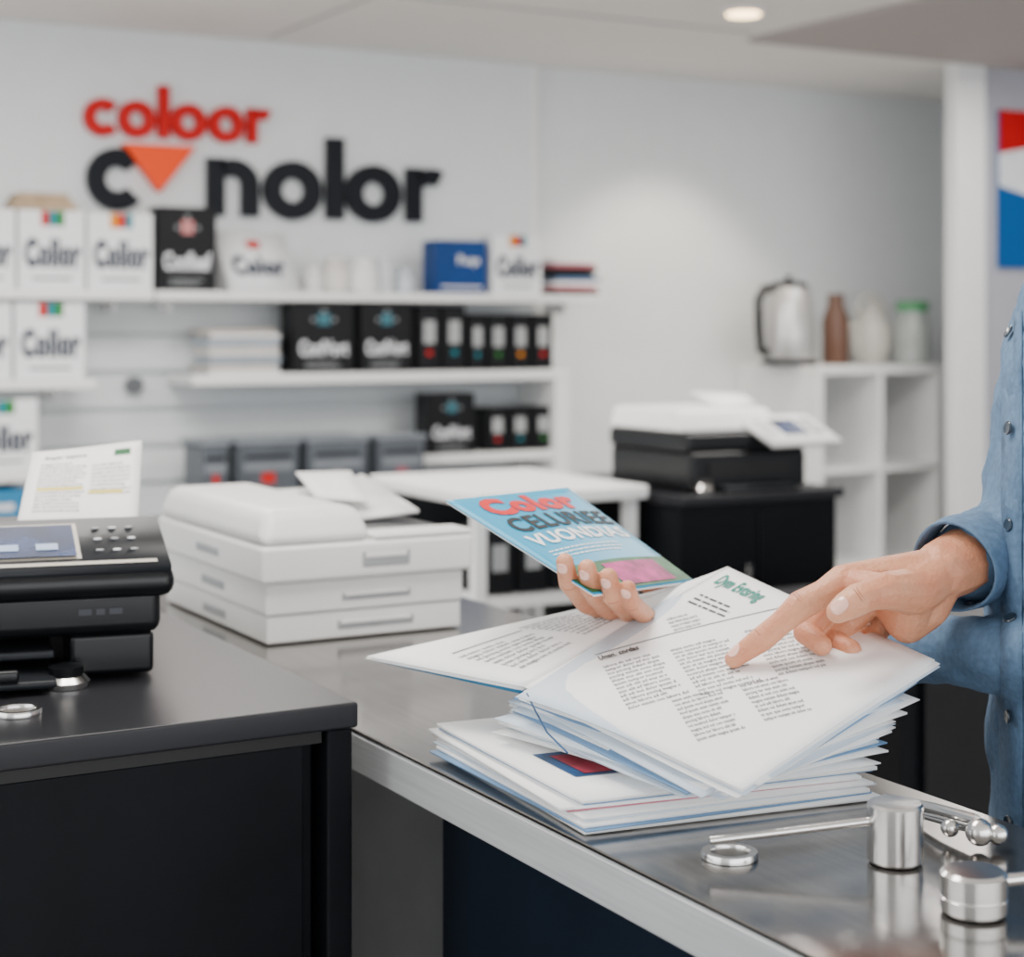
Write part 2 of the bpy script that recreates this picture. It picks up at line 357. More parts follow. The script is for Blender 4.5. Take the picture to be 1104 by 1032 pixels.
tube('handle',k,[(X-.07,Y+.0,ct+.305),(X-.12,Y+.0,ct+.305),(X-.15,Y+.0,ct+.26),(X-.148,Y+.0,ct+.15),(X-.14,Y+.0,ct+.06),(X-.10,Y+.0,ct+.05)],.018,plastic)
mk('spout',[(X+.05,Y-.03,ct+.30),(X+.05,Y+.03,ct+.30),(X+.125,Y,ct+.305),(X+.08,Y,ct+.22)],[(0,1,2),(0,2,3),(1,3,2),(0,3,1)],kst,k)
X=topat(901,Y); k=root('brown_bottle',(X,Y,ct)); lathe('body',k,(X,Y,ct+.001),[(.05,0),(.055,.01),(.055,.18),(.042,.22),(.034,.24),(.034,.285),(.01,.287)],brown)
gl=M('glaze_white','#dedad2',.25)
X=topat(940,Y+.09); k=root('white_teapot',(X,Y+.09,ct)); Yt=Y+.09
lathe('body',k,(X,Yt,ct+.001),[(.05,0),(.072,.02),(.09,.08),(.085,.15),(.055,.20),(.05,.205),(.05,.215),(.02,.235),(.012,.26),(.001,.265)],gl)
ring=[(X-.0+.075*math.cos(t_),Yt+.01,ct+.20+.085*math.sin(t_)) for t_ in [i*math.pi/10-.3 for i in range(12)]]
tube('handle',k,ring,.011,gl)
tube('spout',k,[(X-.07,Yt,ct+.08),(X-.105,Yt,ct+.13),(X-.115,Yt,ct+.18)],.012,gl)
X=topat(984,Y-.10); Yj=Y-.10; k=root('glass_jar',(X,Yj,ct)); lathe('jar',k,(X,Yj,ct+.001),[(.062,0),(.07,.01),(.07,.17),(.058,.20),(.058,.215)],M('jar_glass','#c4ccc8',.15,trans=.3))
lathe('lid',k,(X,Yj,ct+.217),[(.066,0),(.066,.035),(.05,.042),(.001,.042)],M('lid_green','#4f9a66',.4))
lathe('contents',k,(X,Yj,ct+.006),[(.058,0),(.06,.09),(.001,.095)],M('biscuits','#a78a68',.7))
# ---------------------------------------------------------------- BACKGROUND CABINET + PRINTER + TABLE
bc=root('printer_cabinet',(2.54,3.6,0))
box('carcass',bc,(2.31,3.29,0),(2.78,3.92,.925),blackM,.003); box('top',bc,(2.30,3.27,.926),(2.79,3.93,.95),blacktop,.003)
box('door_seam',bc,(2.54,3.286,.06),(2.545,3.29,.9),plastic,0); tube('handle',bc,[(2.50,3.275,.6),(2.50,3.275,.78)],.006,chrome)
pr=root('inkjet_printer',(2.54,3.5,.95))
px0,px1,py0,py1=2.37,2.72,3.33,3.68
box('base',pr,(px0,py0,.952),(px1,py1,1.045),plastic,.012,3); box('upper',pr,(px0-.005,py0+.005,1.044),(px1+.005,py1,1.09),plastic,.010,3)
box('lid',pr,(px0-.008,py0+.03,1.091),(px1-.06,py1+.0,1.145),cream,.012,3,top=(.01,.01,.03,.01))
box('slot',pr,(px0+.05,py0-.004,.985),(px1-.05,py0,1.02),slot,0)
box('out_tray',pr,(px0+.07,py0-.05,.953),(px1-.07,py0-.001,.965),plastic2,.003)
pn=quad(Vector((px0+.20,py0-.06,1.06)),Vector((px1+.06,py0-.06,1.06)),Vector((px1+.04,py0+.06,1.12)),Vector((px0+.18,py0+.06,1.12)))
sheet('panel',pr,pn,cream,2,.014); prints('screen',pr,[(.3,.25,.68,.8)],pn,screenM,1,.009); prints('keys',pr,[(.08+.06*i,.3+.2*j,.11+.06*i,.4+.2*j) for i in range(3) for j in range(3)]+[(.75+.06*i,.3+.2*j,.79+.06*i,.4+.2*j) for i in range(3) for j in range(3)],pn,plastic2,1,.009)
pn=quad(Vector((px0+.22,py1-.14,1.146)),Vector((px0+.34,py1-.16,1.146)),Vector((px0+.42,py1+.0,1.165)),Vector((px0+.26,py1+.03,1.175)))
sheet('feed_paper',pr,pn,paper,2,.003)
c=S(771,535,4.02); kn=root('metal_knob',(c.x,c.y,.95)); lathe('knob',kn,(c.x,c.y+.04,.951),[(.02,0),(.022,.01),(.016,.02),(.02,.03),(.001,.034)],chrome,24)
tb=root('white_table',(2.04,3.66,0))
box('top',tb,(1.82,3.38,.938),(2.285,3.95,.97),whiteM,.006); 
for i,(lx,ly) in enumerate(((1.84,3.42),(2.25,3.42),(1.84,3.90),(2.25,3.90))): box('leg_%d'%i,tb,(lx,ly,0),(lx+.03,ly+.03,.937),whiteM,.002)
for i,z in enumerate((.30,.70)): box('shelf_%d'%i,tb,(1.875,3.42,z),(2.245,3.93,z+.025),whiteM,.002)
box('back',tb,(1.871,3.931,0),(2.249,3.945,.936),plastic2,0)
for i in range(4):
    x=1.885+i*.09; r=root('toner_box',(x+.04,3.5,.725)); box('body',r,(x,3.46,.726),(x+.08,3.58,.88),boxK,.003); prints('window',r,[(.25,.35,.75,.75)],face(x,x+.08,.726,.88,3.46),winM)
dk=root('low_cabinet',(2.6,2.5,0)); box('carcass',dk,(2.02,2.22,0),(3.3,2.75,.79),blackM,.003); box('top',dk,(2.0,2.2,.791),(3.32,2.77,.815),blacktop,.003)
for i in range(2): box('drawer_%d'%i,dk,(2.06+.62*i,2.205,.1),(2.64+.62*i,2.219,.74),plastic,.002)
# ---------------------------------------------------------------- STEEL COUNTER
sc=root('steel_counter',(.9,1.6,0))
arcp=[(.90-.20*math.cos(t_),.82-.20*math.sin(t_)) for t_ in [math.radians(90*i/14) for i in range(15)]]
poly=[(.70,2.75)]+arcp+[(1.02,.62),(1.03,1.2),(1.07,1.6),(1.18,1.95),(1.18,2.75)]
prism('top',sc,poly,.946,.95,steel,.001,1)
prism('edge_band',sc,[(x,y) for x,y in poly],.908,.9455,steeledge,.002,1)
box('base_panel',sc,(.785,.74,0),(1.0,1.53,.907),navy,.002)
box('base_panel_rear',sc,(.83,1.531,0),(1.0,2.7,.907),greyP,.002)
# ---------------------------------------------------------------- BLACK COUNTER
bk=root('black_counter',(-.2,1.9,0))
box('top',bk,(-1.2,1.455,.976),(.66,2.42,1.0),blacktop,.003)
box('carcass',bk,(-1.18,1.49,0),(.628,2.40,.975),blackM,.002)
box('front_panel',bk,(-1.18,1.472,0),(.612,1.489,.962),blackM,.002)
box('corner_post',bk,(.632,1.464,0),(.658,2.41,.975),blackM,.003)
box('reveal',bk,(-1.18,1.468,.963),(.628,1.489,.975),slot,0)
def ringobj(nm,x,y,z,R,r,m):
    k=root(nm,(x,y,z)); lathe('ring',k,(x,y,z+.0005),[(r,0),(R,0),(R*1.0,.003),(R*.96,.005),(r*1.06,.005),(r,.003),(r,.0)],m,48)
    lathe('insert',k,(x,y,z+.0008),[(.0005,0),(r*.99,0),(r*.99,.0013),(.0005,.0013)],M('insert_grey','#77736e',.3,.6),48)
ringobj('cable_grommet',.372,1.56,1.0,.022,.016,chrome)
ringobj('cable_grommet',.776,1.04,.95,.0215,.0145,chrome)
# ---------------------------------------------------------------- BLACK PRINTER (left)
bp=root('office_printer',(.546,1.645,1.0),math.radians(-11))
box('body',bp,(-.42,.0,.045),(-.012,.335,.105),plastic,.012,3)
box('pillar_right',bp,(-.10,.012,.004),(-.018,.32,.046),plastic,.006,3)
box('pillar_left',bp,(-.41,.012,.004),(-.34,.32,.046),plastic,.006,3)
box('rear_base',bp,(-.36,.10,.006),(-.09,.32,.046),slot,.002)
box('shoulder',bp,(-.43,-.012,.082),(0,.34,.112),plastic,.012,3)
box('scanner_lid',bp,(-.42,.115,.113),(-.006,.335,.130),plastic2,.006,3)
pf2=quad(Vector((-.425,-.010,.108)),Vector((-.004,-.010,.108)),Vector((-.004,.115,.143)),Vector((-.425,.115,.143)))
sheet('control_panel',bp,pf2,plastic2,2,.012)
prints('trim',bp,[(.02,.06,.97,.12)],pf2,silver,1,.0068); prints('screen_bezel',bp,[(.35,.18,.80,.88)],pf2,silver,1,.0066); prints('screen',bp,[(.36,.22,.79,.84)],pf2,screenM,1,.0078)
prints('screen_text',bp,[(.40,.70,.56,.74),(.40,.58,.62,.61),(.40,.34,.46,.46),(.50,.34,.56,.46),(.60,.34,.66,.46),(.70,.34,.75,.46)],pf2,M('lcd_text','#8fa6c8',.4),1,.0084)
for i in range(3):
    for j in range(3):
        c=pf2(.845+.04*i,.32+.22*j); lathe('key_%d%d'%(i,j),bp,(c.x,c.y,c.z+.006),[(.0040,0),(.0040,.0012),(.001,.0016)],dkwM if (i+j)%2 else dkwhite,16)
box('paper_tray',bp,(-.34,-.045,.006),(-.115,.10,.014),plastic2,.003); box('tray_stop',bp,(-.30,-.05,.014),(-.15,-.04,.026),plastic,.003)
box('tray_guide',bp,(-.33,0,.026),(-.115,.09,.034),plastic2,.002)
prints('badge',bp,[(.78,.55,.81,.75),(.82,.55,.84,.75),(.85,.55,.88,.75)],lambda u,v:Vector((-.42+.42*u,-.001,.05+.03*v)),ink,1,.001)
lathe('foot_knob',bp,(-.105,-.012,.0005),[(.022,0),(.023,.006),(.018,.011),(.001,.012)],chrome,32)
lathe('foot_cap',bp,(-.105,-.012,.0125),[(.016,0),(.017,.008),(.001,.012)],plastic,32)
dc=root('printed_sheet',(.55,1.9,1.13)); a_,b_,c_,d_=S(18,566,1.83),S(148,566,1.90),S(153,476,1.99),S(35,488,1.93)
df=quad(a_,b_,c_,d_,0,.001); sheet('sheet',dc,df,paper,10,.0008)
isf=M('ink_soft','#5c5d60',.7)
copy_block('text_a',dc,df,.10,.14,.52,.82,14,isf); copy_block('text_b',dc,df,.56,.36,.92,.76,8,isf)
prints('highlight',dc,[(.1,.44,.5,.48),(.55,.38,.85,.42)],df,yel)
label('heading',dc,'Auyer Cpinco',df,.12,.86,.5,.91,inkd,.02); prints('logo',dc,[(.75,.84,.9,.92)],df,leafM)
# ---------------------------------------------------------------- WHITE PRINTER
wp=root('multifunction_printer',(.91,2.2,.95))
x0,x1,y0,y1=.778,1.062,2.0,2.40
box('drawer_low',wp,(x0+.006,y0+.004,.952),(x1-.006,y1,.9865),cream,.003,3)
box('drawer_mid',wp,(x0+.004,y0+.002,.9875),(x1-.004,y1,1.0265),cream,.003,3)
box('body',wp,(x0-.004,y0-.006,1.0275),(x1+.008,y1+.005,1.074),cream,.006,3)
box('seam_fill',wp,(x0+.012,y0+.012,.955),(x1-.012,y1-.01,1.05),dkwhite,0)
box('lid',wp,(x0-.006,y0-.008,1.0745),(x0+.150,y1+.008,1.118),cream,.016,4,top=(.014,.014,.022,.012))
box('well_floor',wp,(x0+.151,y0+.03,1.0745),(x1,y1-.02,1.078),M('well_dark','#3a3c3f',.5),.001)
box('well_wall',wp,(x0+.151,y1-.06,1.0785),(x1,y1,1.105),cream,.008,3)
box('tray_lip',wp,(x0+.151,y0-.004,1.0745),(x1+.006,y0+.05,1.082),cream,.003)
tf=quad(Vector((x0+.20,y0+.15,1.083)),Vector((x1-.01,y0+.12,1.093)),Vector((x1+.005,y1-.06,1.125)),Vector((x0+.18,y1-.08,1.10))); sheet('output_tray',wp,tf,cream,2,.005)
tf=quad(Vector((x0+.155,y0+.20,1.110)),Vector((x0+.22,y0+.16,1.105)),Vector((x0+.27,y0+.34,1.132)),Vector((x0+.19,y0+.36,1.132))); sheet('paper_out',wp,tf,paper,4,.001)
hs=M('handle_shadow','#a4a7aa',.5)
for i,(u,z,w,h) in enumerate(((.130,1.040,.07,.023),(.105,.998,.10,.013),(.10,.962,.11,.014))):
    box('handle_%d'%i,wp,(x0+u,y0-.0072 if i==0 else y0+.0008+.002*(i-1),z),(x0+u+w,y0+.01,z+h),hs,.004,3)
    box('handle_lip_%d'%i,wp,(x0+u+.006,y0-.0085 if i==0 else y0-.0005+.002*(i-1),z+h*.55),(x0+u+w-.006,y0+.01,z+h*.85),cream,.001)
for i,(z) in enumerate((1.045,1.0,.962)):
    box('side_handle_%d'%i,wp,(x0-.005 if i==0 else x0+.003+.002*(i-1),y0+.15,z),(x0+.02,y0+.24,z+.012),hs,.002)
# ---------------------------------------------------------------- MAGAZINES
ms=root('magazine_stack',(.85,1.3,.95))
L,N,R_=W(-.0753,1.60,0),W(.0507,1.341,0),W(.303,1.445,0); Bk=L+R_-N
cen=(L+R_+N+Bk)/4
def tw(p,ang,s,dx,dy):
    v=(p-cen)*s; c,s_=math.cos(ang),math.sin(ang)
    return Vector((cen.x+v.x*c-v.y*s_+dx,cen.y+v.x*s_+v.y*c+dy,0))
z=.951
covb=M('cover_blue','#6f93b8',.4,spec=.3)
for i in range(10):
    an=random.uniform(-.04,.04); dx,dy=random.uniform(-.004,.009),random.uniform(-.009,.008)
    pts=[tw(p,an,1-.012*(i%3),dx,dy) for p in (L,N,R_,Bk)]
    th=[.0033,.0016,.0030,.0014,.0026,.0012,.003,.0014,.0012,.003][i]
    fn=quad(*[p+Vector((0,0,z+th/2)) for p in pts]); sheet('booklet_%d'%i,ms,fn,[paper,covb,paper,paper2,paper,M('cover_rose','#b9697a',.4),paper,covb,paper2,paper][i],6,th)
    z+=th+.0006
top=fn
prints('cover_photo',ms,[(.50,.10,.78,.36)],top,M('cover_navy','#12406a',.4,var=.4,scale=40,spec=.3),1,.0022)
prints('cover_photo_red',ms,[(.54,.14,.76,.32)],top,M('cover_red','#981f36',.4,var=.5,scale=30,spec=.3),1,.0026)
copy_block('cover_text',ms,lambda u,v: top(u,v),.14,.30,.36,.10,6,M('ink_pale','#8489a0',.6),1 if nrm(top,.5,.5).z>0 else -1,22)
T=[S(565,742,1.518),S(800,851,1.258),S(1008,713,1.431),S(785,612,1.66)]
Q=[W(-.0143,1.556,.982),W(.1395,1.337,.982),W(.308,1.45,.982),W(.154,1.669,.982)]
nS=24
for i in range(nS):
    tt=(i/(nS))
    ang=random.uniform(-.10,.10); sc_=random.uniform(.94,1.03); dx,dy=random.uniform(-.012,.009),random.uniform(-.009,.009)
    base=[Q[k].lerp(T[k],tt*.97) for k in range(4)]; c4=(base[0]+base[1]+base[2]+base[3])/4
    pts=[]
    for k in range(4):
        v=base[k]-c4; v2=Vector((v.x*math.cos(ang)-v.y*math.sin(ang),v.x*math.sin(ang)+v.y*math.cos(ang),v.z))*sc_
        pts.append(c4+v2+Vector((dx,dy,0)))
    am=.0008+.0032*tt
    f_=loose(quad(*pts,bul=-.002*tt,wave=.0008,ph=i*.2),random.uniform(-am,am),random.uniform(-am,am),i*1.3)
    sheet('leaf_%d'%i,ms,f_,[paper,paper,paper2,paper,covb,paper,paper2][i%7],12,random.choice((.0006,.0011,.0016)))
om=root('open_magazine',(.9,1.25,1.05))
f0=quad(*[p+Vector((0,0,.0005)) for p in T],bul=.004,wave=.0012,ph=.3)
for k in range(3):
    off=[Vector((random.uniform(-.005,.005),random.uniform(-.005,.005),-.0022*(k+1))) for _ in T]
    sheet('under_page_%d'%k,om,quad(*[p+o for p,o in zip(T,off)],bul=.004,wave=.0012,ph=.3),paper if k!=1 else paper2,14,.0006)
sheet('page_right',om,f0,paper,20,.0006)
def sub(s0,t0):
    def g(a,b):
        s=s0+a-.5*b; t_=t0+.5*a+b
        return f0(t_,s)
    return g
n0=nrm(f0,.5,.5); sideR=1 if n0.z>0 else -1
def block(nm,rt,g,w,rows,pitch,m=ink):
    copy_block(nm,rt,g,0,rows*pitch,w,0,int(rows*1.15),m,-sideR,26)
block('text_a',om,sub(.24,.14),.19,11,.026); block('text_b',om,sub(.45,.26),.19,12,.026); block('text_c',om,sub(.70,.38),.18,12,.026)
block('text_d',om,sub(.22,.50),.15,9,.026); block('text_f',om,sub(.42,.62),.15,8,.026); block('text_e',om,sub(.60,.08),.10,4,.026)
prints('rule',om,[(0,0,.64,.004)],sub(.28,.055),ink,-sideR)
g=sub(.26,.105); label('subheading',om,'Unan. cnrdas',g,0,.0,.13,-.030,inkd,.03,-sideR)
label('heading',om,'Dym Evtsring',lambda u,v:f0(u,v),.04,.86,.27,.955,green,.03,sideR)
prints('heading_rule',om,words(.06,.80,.26,3,-.03,.35),f0,ink,sideR)
L1=S(395,708,1.63); L2=S(737,631,1.69)
f1=quad(L1,L2,T[3]+Vector((0,0,.001)),T[0]+Vector((0,0,.001)),bul=.003)
sheet('page_left',om,f1,paper,16,.0006)
ct_=M('cover_teal','#1f729a',.4,spec=.3)
for k in range(3):
    o=Vector((.003*k,.003,-.0025*(k+1))); sheet('under_left_%d'%k,om,quad(L1+o+Vector((.006*k,-.004*k,0)),L2+o,T[3]+o,T[0]+o,bul=.003),[paper,ct_,ct_][k],10,.0006)
s1=1 if nrm(f1,.5,.5).z>0 else -1
for nm_,bx,rw_ in (('a',(.10,.40,.34,.86),8),('b',(.38,.24,.56,.84),11),('c',(.60,.16,.76,.60),8),('d',(.80,.12,.93,.5),7)):
    copy_block('left_text_'+nm_,om,f1,bx[0],bx[3],bx[2],bx[1],rw_,ink,s1,28)
prints('left_rules',om,[(.12,.33,.36,.342),(.60,.66,.84,.67)],f1,ink,s1)
tube('leaf_curl',om,[S(568,748,1.50),S(578,768,1.46),S(590,790,1.43),S(612,812,1.41)],.0008,M('cover_navy','#27456e'))
# ---------------------------------------------------------------- BROCHURE
br=root('brochure',(.85,1.4,1.15))
bA,bB,bC,bD=S(481,540,1.62),S(612,526,1.78),S(748,626,1.68),S(640,641,1.52)
fb=quad(bA,bB,bC,bD,bul=.006); sb=1 if nrm(fb,.5,.5).z>0 else -1
sheet('cover',br,fb,tealM,16,.0008)
sheet('inner',br,quad(*[p+Vector((.001,.001,-.002)) for p in (bA,bB,bC,bD)],bul=.006),paper,12,.0008)
label('title_a',br,'Color',fb,.14,.24,.88,.04,inkr,.06,sb); label('title_b',br,'CELURIEE',fb,.13,.42,.97,.27,inkd,.03,sb); label('title_c',br,'VUONDIAS',fb,.10,.56,.95,.45,paper,.03,sb)
prints('small_text',br,words(.12,.61,.8,3,.03,.3),fb,paper,sb)
prints('photo_a',br,[(.0,.76,.99,.99)],fb,leafM,sb,.0010); prints('photo_b',br,[(.35,.79,.85,.97)],fb,pinkM,sb,.0014)
# ---------------------------------------------------------------- COUNTER HARDWARE
h1=root('metal_post',(.876,.970,.95))
lathe('post',h1,(.876,.970,.951),[(.019,0),(.0205,.002),(.0205,.042),(.019,.044),(.001,.0445)],chrome,48)
tube('arm',h1,[(.752,1.032,.9685),(.80,1.008,.974),(.866,.975,.982)],.0032,chrome)
h2=root('lever_handle',(.95,1.02,.95))
tube('rod',h2,[(.945,1.075,.955),(.948,1.06,.966),(.952,1.01,.970),(.953,.965,.972)],.0045,chrome)
tube('rod_inner',h2,[(.965,1.06,.955),(.958,1.01,.960),(.956,.965,.962)],.003,chrome)
for i,(c,rr) in enumerate((((.953,.962,.9635),.0105),((.965,.955,.962),.008),((.945,.985,.962),.007))):
    lathe('knob_%d'%i,h2,(c[0],c[1],c[2]-rr),[(rr*math.sin(math.pi*j/10)+.0001,rr-rr*math.cos(math.pi*j/10)) for j in range(11)],chrome,24)
h3=root('metal_cap',(.847,.860,.95))
lathe('cap',h3,(.847,.860,.951),[(.021,0),(.0225,.002),(.0225,.010),(.0215,.011),(.0225,.012),(.0225,.026),(.020,.0285),(.001,.029)],chrome,48)
tube('arm',h3,[(.86,.852,.972),(.90,.835,.975),(.96,.80,.976)],.0045,chrome)
# ---------------------------------------------------------------- PERSON
def sph(c,r,sub_=2):
    bm=bmesh.new(); bmesh.ops.create_icosphere(bm,subdivisions=sub_,radius=1)
    rr=r if isinstance(r,tuple) else (r,r,r)
    P=[Vector(c)+Vector((v.co.x*rr[0],v.co.y*rr[1],v.co.z*rr[2])) for v in bm.verts]; bm.free(); return P
def seg(a,ra,b,rb): return sph(a,ra)+sph(b,rb)
def chain(pts): return [seg(pts[i][0],pts[i][1],pts[i+1][0],pts[i+1][1]) for i in range(len(pts)-1)]
def organic(name,clouds,mat,rt,voxel,it,disp=0,dscale=.05):
    bm=bmesh.new()
    for cl in clouds:
        vs=[bm.verts.new(p) for p in cl]
        r=bmesh.ops.convex_hull(bm,input=vs)
        dead=[g_ for g_ in set(r['geom_interior']+r['geom_unused']) if isinstance(g_,bmesh.types.BMVert) and g_.is_valid]
        bmesh.ops.delete(bm,geom=dead,context='VERTS')
    me=bpy.data.meshes.new(name); bm.to_mesh(me); bm.free()
    o=bpy.data.objects.new(name,me); bpy.context.scene.collection.objects.link(o); me.materials.append(mat)
    m=o.modifiers.new('r','REMESH'); m.mode='VOXEL'; m.voxel_size=voxel; m.use_smooth_shade=True
    m=o.modifiers.new('sm','SMOOTH'); m.factor=.5; m.iterations=it
    if disp:
        tx=bpy.data.textures.new(name+'_t','CLOUDS'); tx.noise_scale=dscale; tx.noise_depth=2
        m=o.modifiers.new('d','DISPLACE'); m.texture=tx; m.strength=disp; m.mid_level=.5; m.texture_coords='LOCAL'
    attach(o,rt); return o
def surf(o):
    bpy.context.view_layer.update(); d=bpy.context.evaluated_depsgraph_get(); e=o.evaluated_get(d); return e,e.matrix_world.copy(),e.matrix_world.inverted()
ps=root('person',(1.22,1.03,0))
CX,CD=.555,1.50
fdir=(W(-.98,-.2,0)).normalized(); fdir.z=0; sdir=Vector((-fdir.y,fdir.x,0))*-1   # person's right
C0=W(CX,CD,0)
def ring_(z,a_,b_,off=0):
    return [C0+Vector((0,0,z))-fdir*off+sdir*(a_*math.cos(t_))+fdir*(b_*math.sin(t_)) for t_ in [2*math.pi*i/28 for i in range(28)]]
rings=[(.84,.175,.115,0),(.95,.172,.122,0),(1.08,.17,.126,0),(1.2,.178,.124,.0),(1.32,.188,.118,.012),(1.40,.18,.10,.025),(1.45,.12,.07,.04),(1.48,.06,.058,.05)]
torso=[ring_(*rings[i])+ring_(*rings[i+1]) for i in range(len(rings)-1)]
shR=W(.585,1.68,1.395); elR=W(.545,1.665,1.165)
slR=chain([(shR,.056),(elR,.047),(S(1052,600,1.515),.041)])
shL=W(.60,1.33,1.395); elL=W(.50,1.37,1.085); wrL=S(812,694,1.735)
slL=chain([(shL,.055),(elL,.038),(S(905,703,1.66),.025)])
hulls=torso+slR+slL+[sph(shR,.06)+ring_(1.40,.13,.08,.025),sph(shL,.06)+ring_(1.40,.13,.08,.025)]
shirt=organic('shirt',hulls,shirtM,ps,.006,4,.015,.05)
def cuff(nm,c,axis,r0,r1,ln):
    ax=axis.normalized(); u=ax.orthogonal().normalized(); v=ax.cross(u); n=36; vs=[];fs=[]
    prof=[(-ln,r0*.97),(-ln*.5,r0),(0,r1),(ln*.04,r1*.99),(0,r1*.93),(-ln*.8,r0*.88)]
    for d,r in prof:
        for i in range(n):
            t_=2*math.pi*i/n; w=1+.03*math.sin(3*t_+d*60); vs.append(Vector(c)+ax*d+(u*math.cos(t_)+v*math.sin(t_))*r*w)
    for j in range(len(prof)-1):
        for i in range(n):
            k=(i+1)%n; fs.append((j*n+i,j*n+k,(j+1)*n+k,(j+1)*n+i))
    return mk(nm,vs,fs,shirtM,ps,smooth=True)
cufR=cuff('cuff_right',S(1028,612,1.485),S(1028,612,1.485)-S(1085,585,1.56),.042,.040,.05)
cuff('cuff_left',S(880,700,1.69),S(880,700,1.69)-S(940,703,1.63),.030,.028,.05)
H=[]
def P(px,py,D): return S(px,py,D)
wr=P(1015,616,1.475)
H+=chain([(P(1075,590,1.54),.032),(P(1040,604,1.50),.029),(wr,.0265)])
mI,mM,mR,mP=P(910,627,1.452),P(928,632,1.478),P(948,643,1.496),P(968,655,1.510)
for m_,r_,rw in ((mI,.0150,.022),(mM,.0145,.023),(mR,.0135,.022),(mP,.0125,.020)): H.append(seg(wr,rw,m_,r_))
hk=P(985,625,1.475)
H.append(sph(mI,.0145)+sph(mM,.0145)+sph(hk,.020)); H.append(sph(mR,.0135)+sph(mM,.0135)+sph(hk,.021)); H.append(sph(mR,.0135)+sph(mP,.0125)+sph(P(985,632,1.48),.021))
# index: slimmer between the joints, fuller at the joints
i0,i1,i2=P(791,711,1.456),P(823,688,1.450),P(863,653,1.447)
H+=chain([(mI,.0150),(P(888,640,1.449),.0120),(i2,.0130),(P(843,671,1.448),.0106),(i1,.0112),(P(806,700,1.453),.0096),(i0,.0080)])
H+=chain([(mM,.0142),(P(907,646,1.483),.0118),(P(886,660,1.485),.0126),(P(868,682,1.470),.0108),(P(886,696,1.452),.0092)])
H+=chain([(mR,.0132),(P(912,672,1.50),.0118),(P(896,690,1.483),.0102),(P(918,701,1.462),.0090)])
H+=chain([(mP,.0122),(P(942,684,1.505),.0108),(P(928,698,1.488),.0094),(P(948,705,1.470),.0084)])
thC,thM,thI,thT=P(987,638,1.448),P(955,637,1.424),P(926,646,1.410),P(903,660,1.408)
H+=chain([(wr,.021),(thC,.0205),(thM,.0160),(P(940,641,1.416),.0132),(thI,.0138),(P(912,654,1.408),.0122),(thT,.0098)]); H.append(seg(thM,.0145,mI,.012)); 
H.append(sph(P(978,672,1.475),.018)+sph(thC,.018)+sph(mP,.012)+sph(mR,.012)); H.append(seg(P(1000,655,1.475),.019,wr,.022)); H.append(seg(P(1000,655,1.475),.019,P(978,672,1.475),.018))
hp=organic('hand_pointing',H,skin,ps,.0016,3)
def nail(nm,sf,c,along,up,l,w):
    e,mw,im=sf
    al=along.normalized(); n_=(up-al*up.dot(al)).normalized(); s_=al.cross(n_); vs=[];fs=[];n=10
    for j in range(n+1):
        for i in range(n+1):
            a=(i/n-.5)*2; b=(j/n-.5)*2
            x=a*math.sqrt(1-.42*b*b); y=b*math.sqrt(1-.42*a*a)
            p0=Vector(c)+s_*(x*w)+al*(y*l)+n_*.02
            ok,loc,nn,_=e.ray_cast(im@p0,(im.to_3x3()@(-n_)).normalized(),distance=.04)
            if not ok: loc=im@(Vector(c)+s_*(x*w)+al*(y*l))
            vs.append(mw@loc+n_*.0005)
    for j in range(n):
        for i in range(n): fs.append((j*(n+1)+i,j*(n+1)+i+1,(j+1)*(n+1)+i+1,(j+1)*(n+1)+i))
    return mk(nm,vs,fs,nailM,ps,smooth=True,solid=.0003)
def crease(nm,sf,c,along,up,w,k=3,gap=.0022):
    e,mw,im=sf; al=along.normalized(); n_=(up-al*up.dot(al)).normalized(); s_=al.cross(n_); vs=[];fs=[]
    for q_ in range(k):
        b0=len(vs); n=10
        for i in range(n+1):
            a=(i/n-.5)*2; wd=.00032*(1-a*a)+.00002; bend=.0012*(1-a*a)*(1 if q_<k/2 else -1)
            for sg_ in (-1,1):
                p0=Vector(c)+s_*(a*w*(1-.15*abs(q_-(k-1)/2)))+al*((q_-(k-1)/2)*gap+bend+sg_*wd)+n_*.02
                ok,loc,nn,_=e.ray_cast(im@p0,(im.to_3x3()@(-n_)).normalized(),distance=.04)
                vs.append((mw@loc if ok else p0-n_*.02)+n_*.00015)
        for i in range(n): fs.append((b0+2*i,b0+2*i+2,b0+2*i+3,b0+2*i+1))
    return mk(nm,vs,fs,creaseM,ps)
toeye=lambda p:(Vector((0,0,EYE))-p).normalized()
up=Vector((0,0,1))
sfp=surf(hp)
n1=(toeye(thT)*.9+up*.5).normalized(); nail('nail_thumb',sfp,thT.lerp(thI,.12),thT-thI,n1,.0078,.0066)
n1=(up*.9+toeye(i0)*.5).normalized(); nail('nail_index',sfp,i0.lerp(i1,.18),i0-i1,n1,.0066,.0056)
crease('crease_index_tip',sfp,i1,i1-i2,n1,.0065,2); crease('crease_index_mid',sfp,i2,i2-mI,n1,.0078,3); crease('crease_thumb',sfp,thI,thT-thI,toeye(thI)+up*.4,.0085,3)
G=[]; 
G+=chain([(S(905,703,1.665),.0240),(wrL,.0225)])
tips=[((609,606,1.530),(613,628,1.548),(632,650,1.60),(672,664,1.665)),((633,613,1.527),(637,634,1.545),(655,655,1.60),(690,667,1.675)),((656,622,1.525),(660,642,1.542),(678,660,1.60),(708,671,1.685)),((677,634,1.527),(681,650,1.545),(697,665,1.60),(724,677,1.69))]
rs=[(.0084,.0096,.0106,.0118),(.0087,.0100,.0110,.012),(.0085,.0097,.0106,.0118),(.0074,.0086,.0094,.0108)]
mc=[]
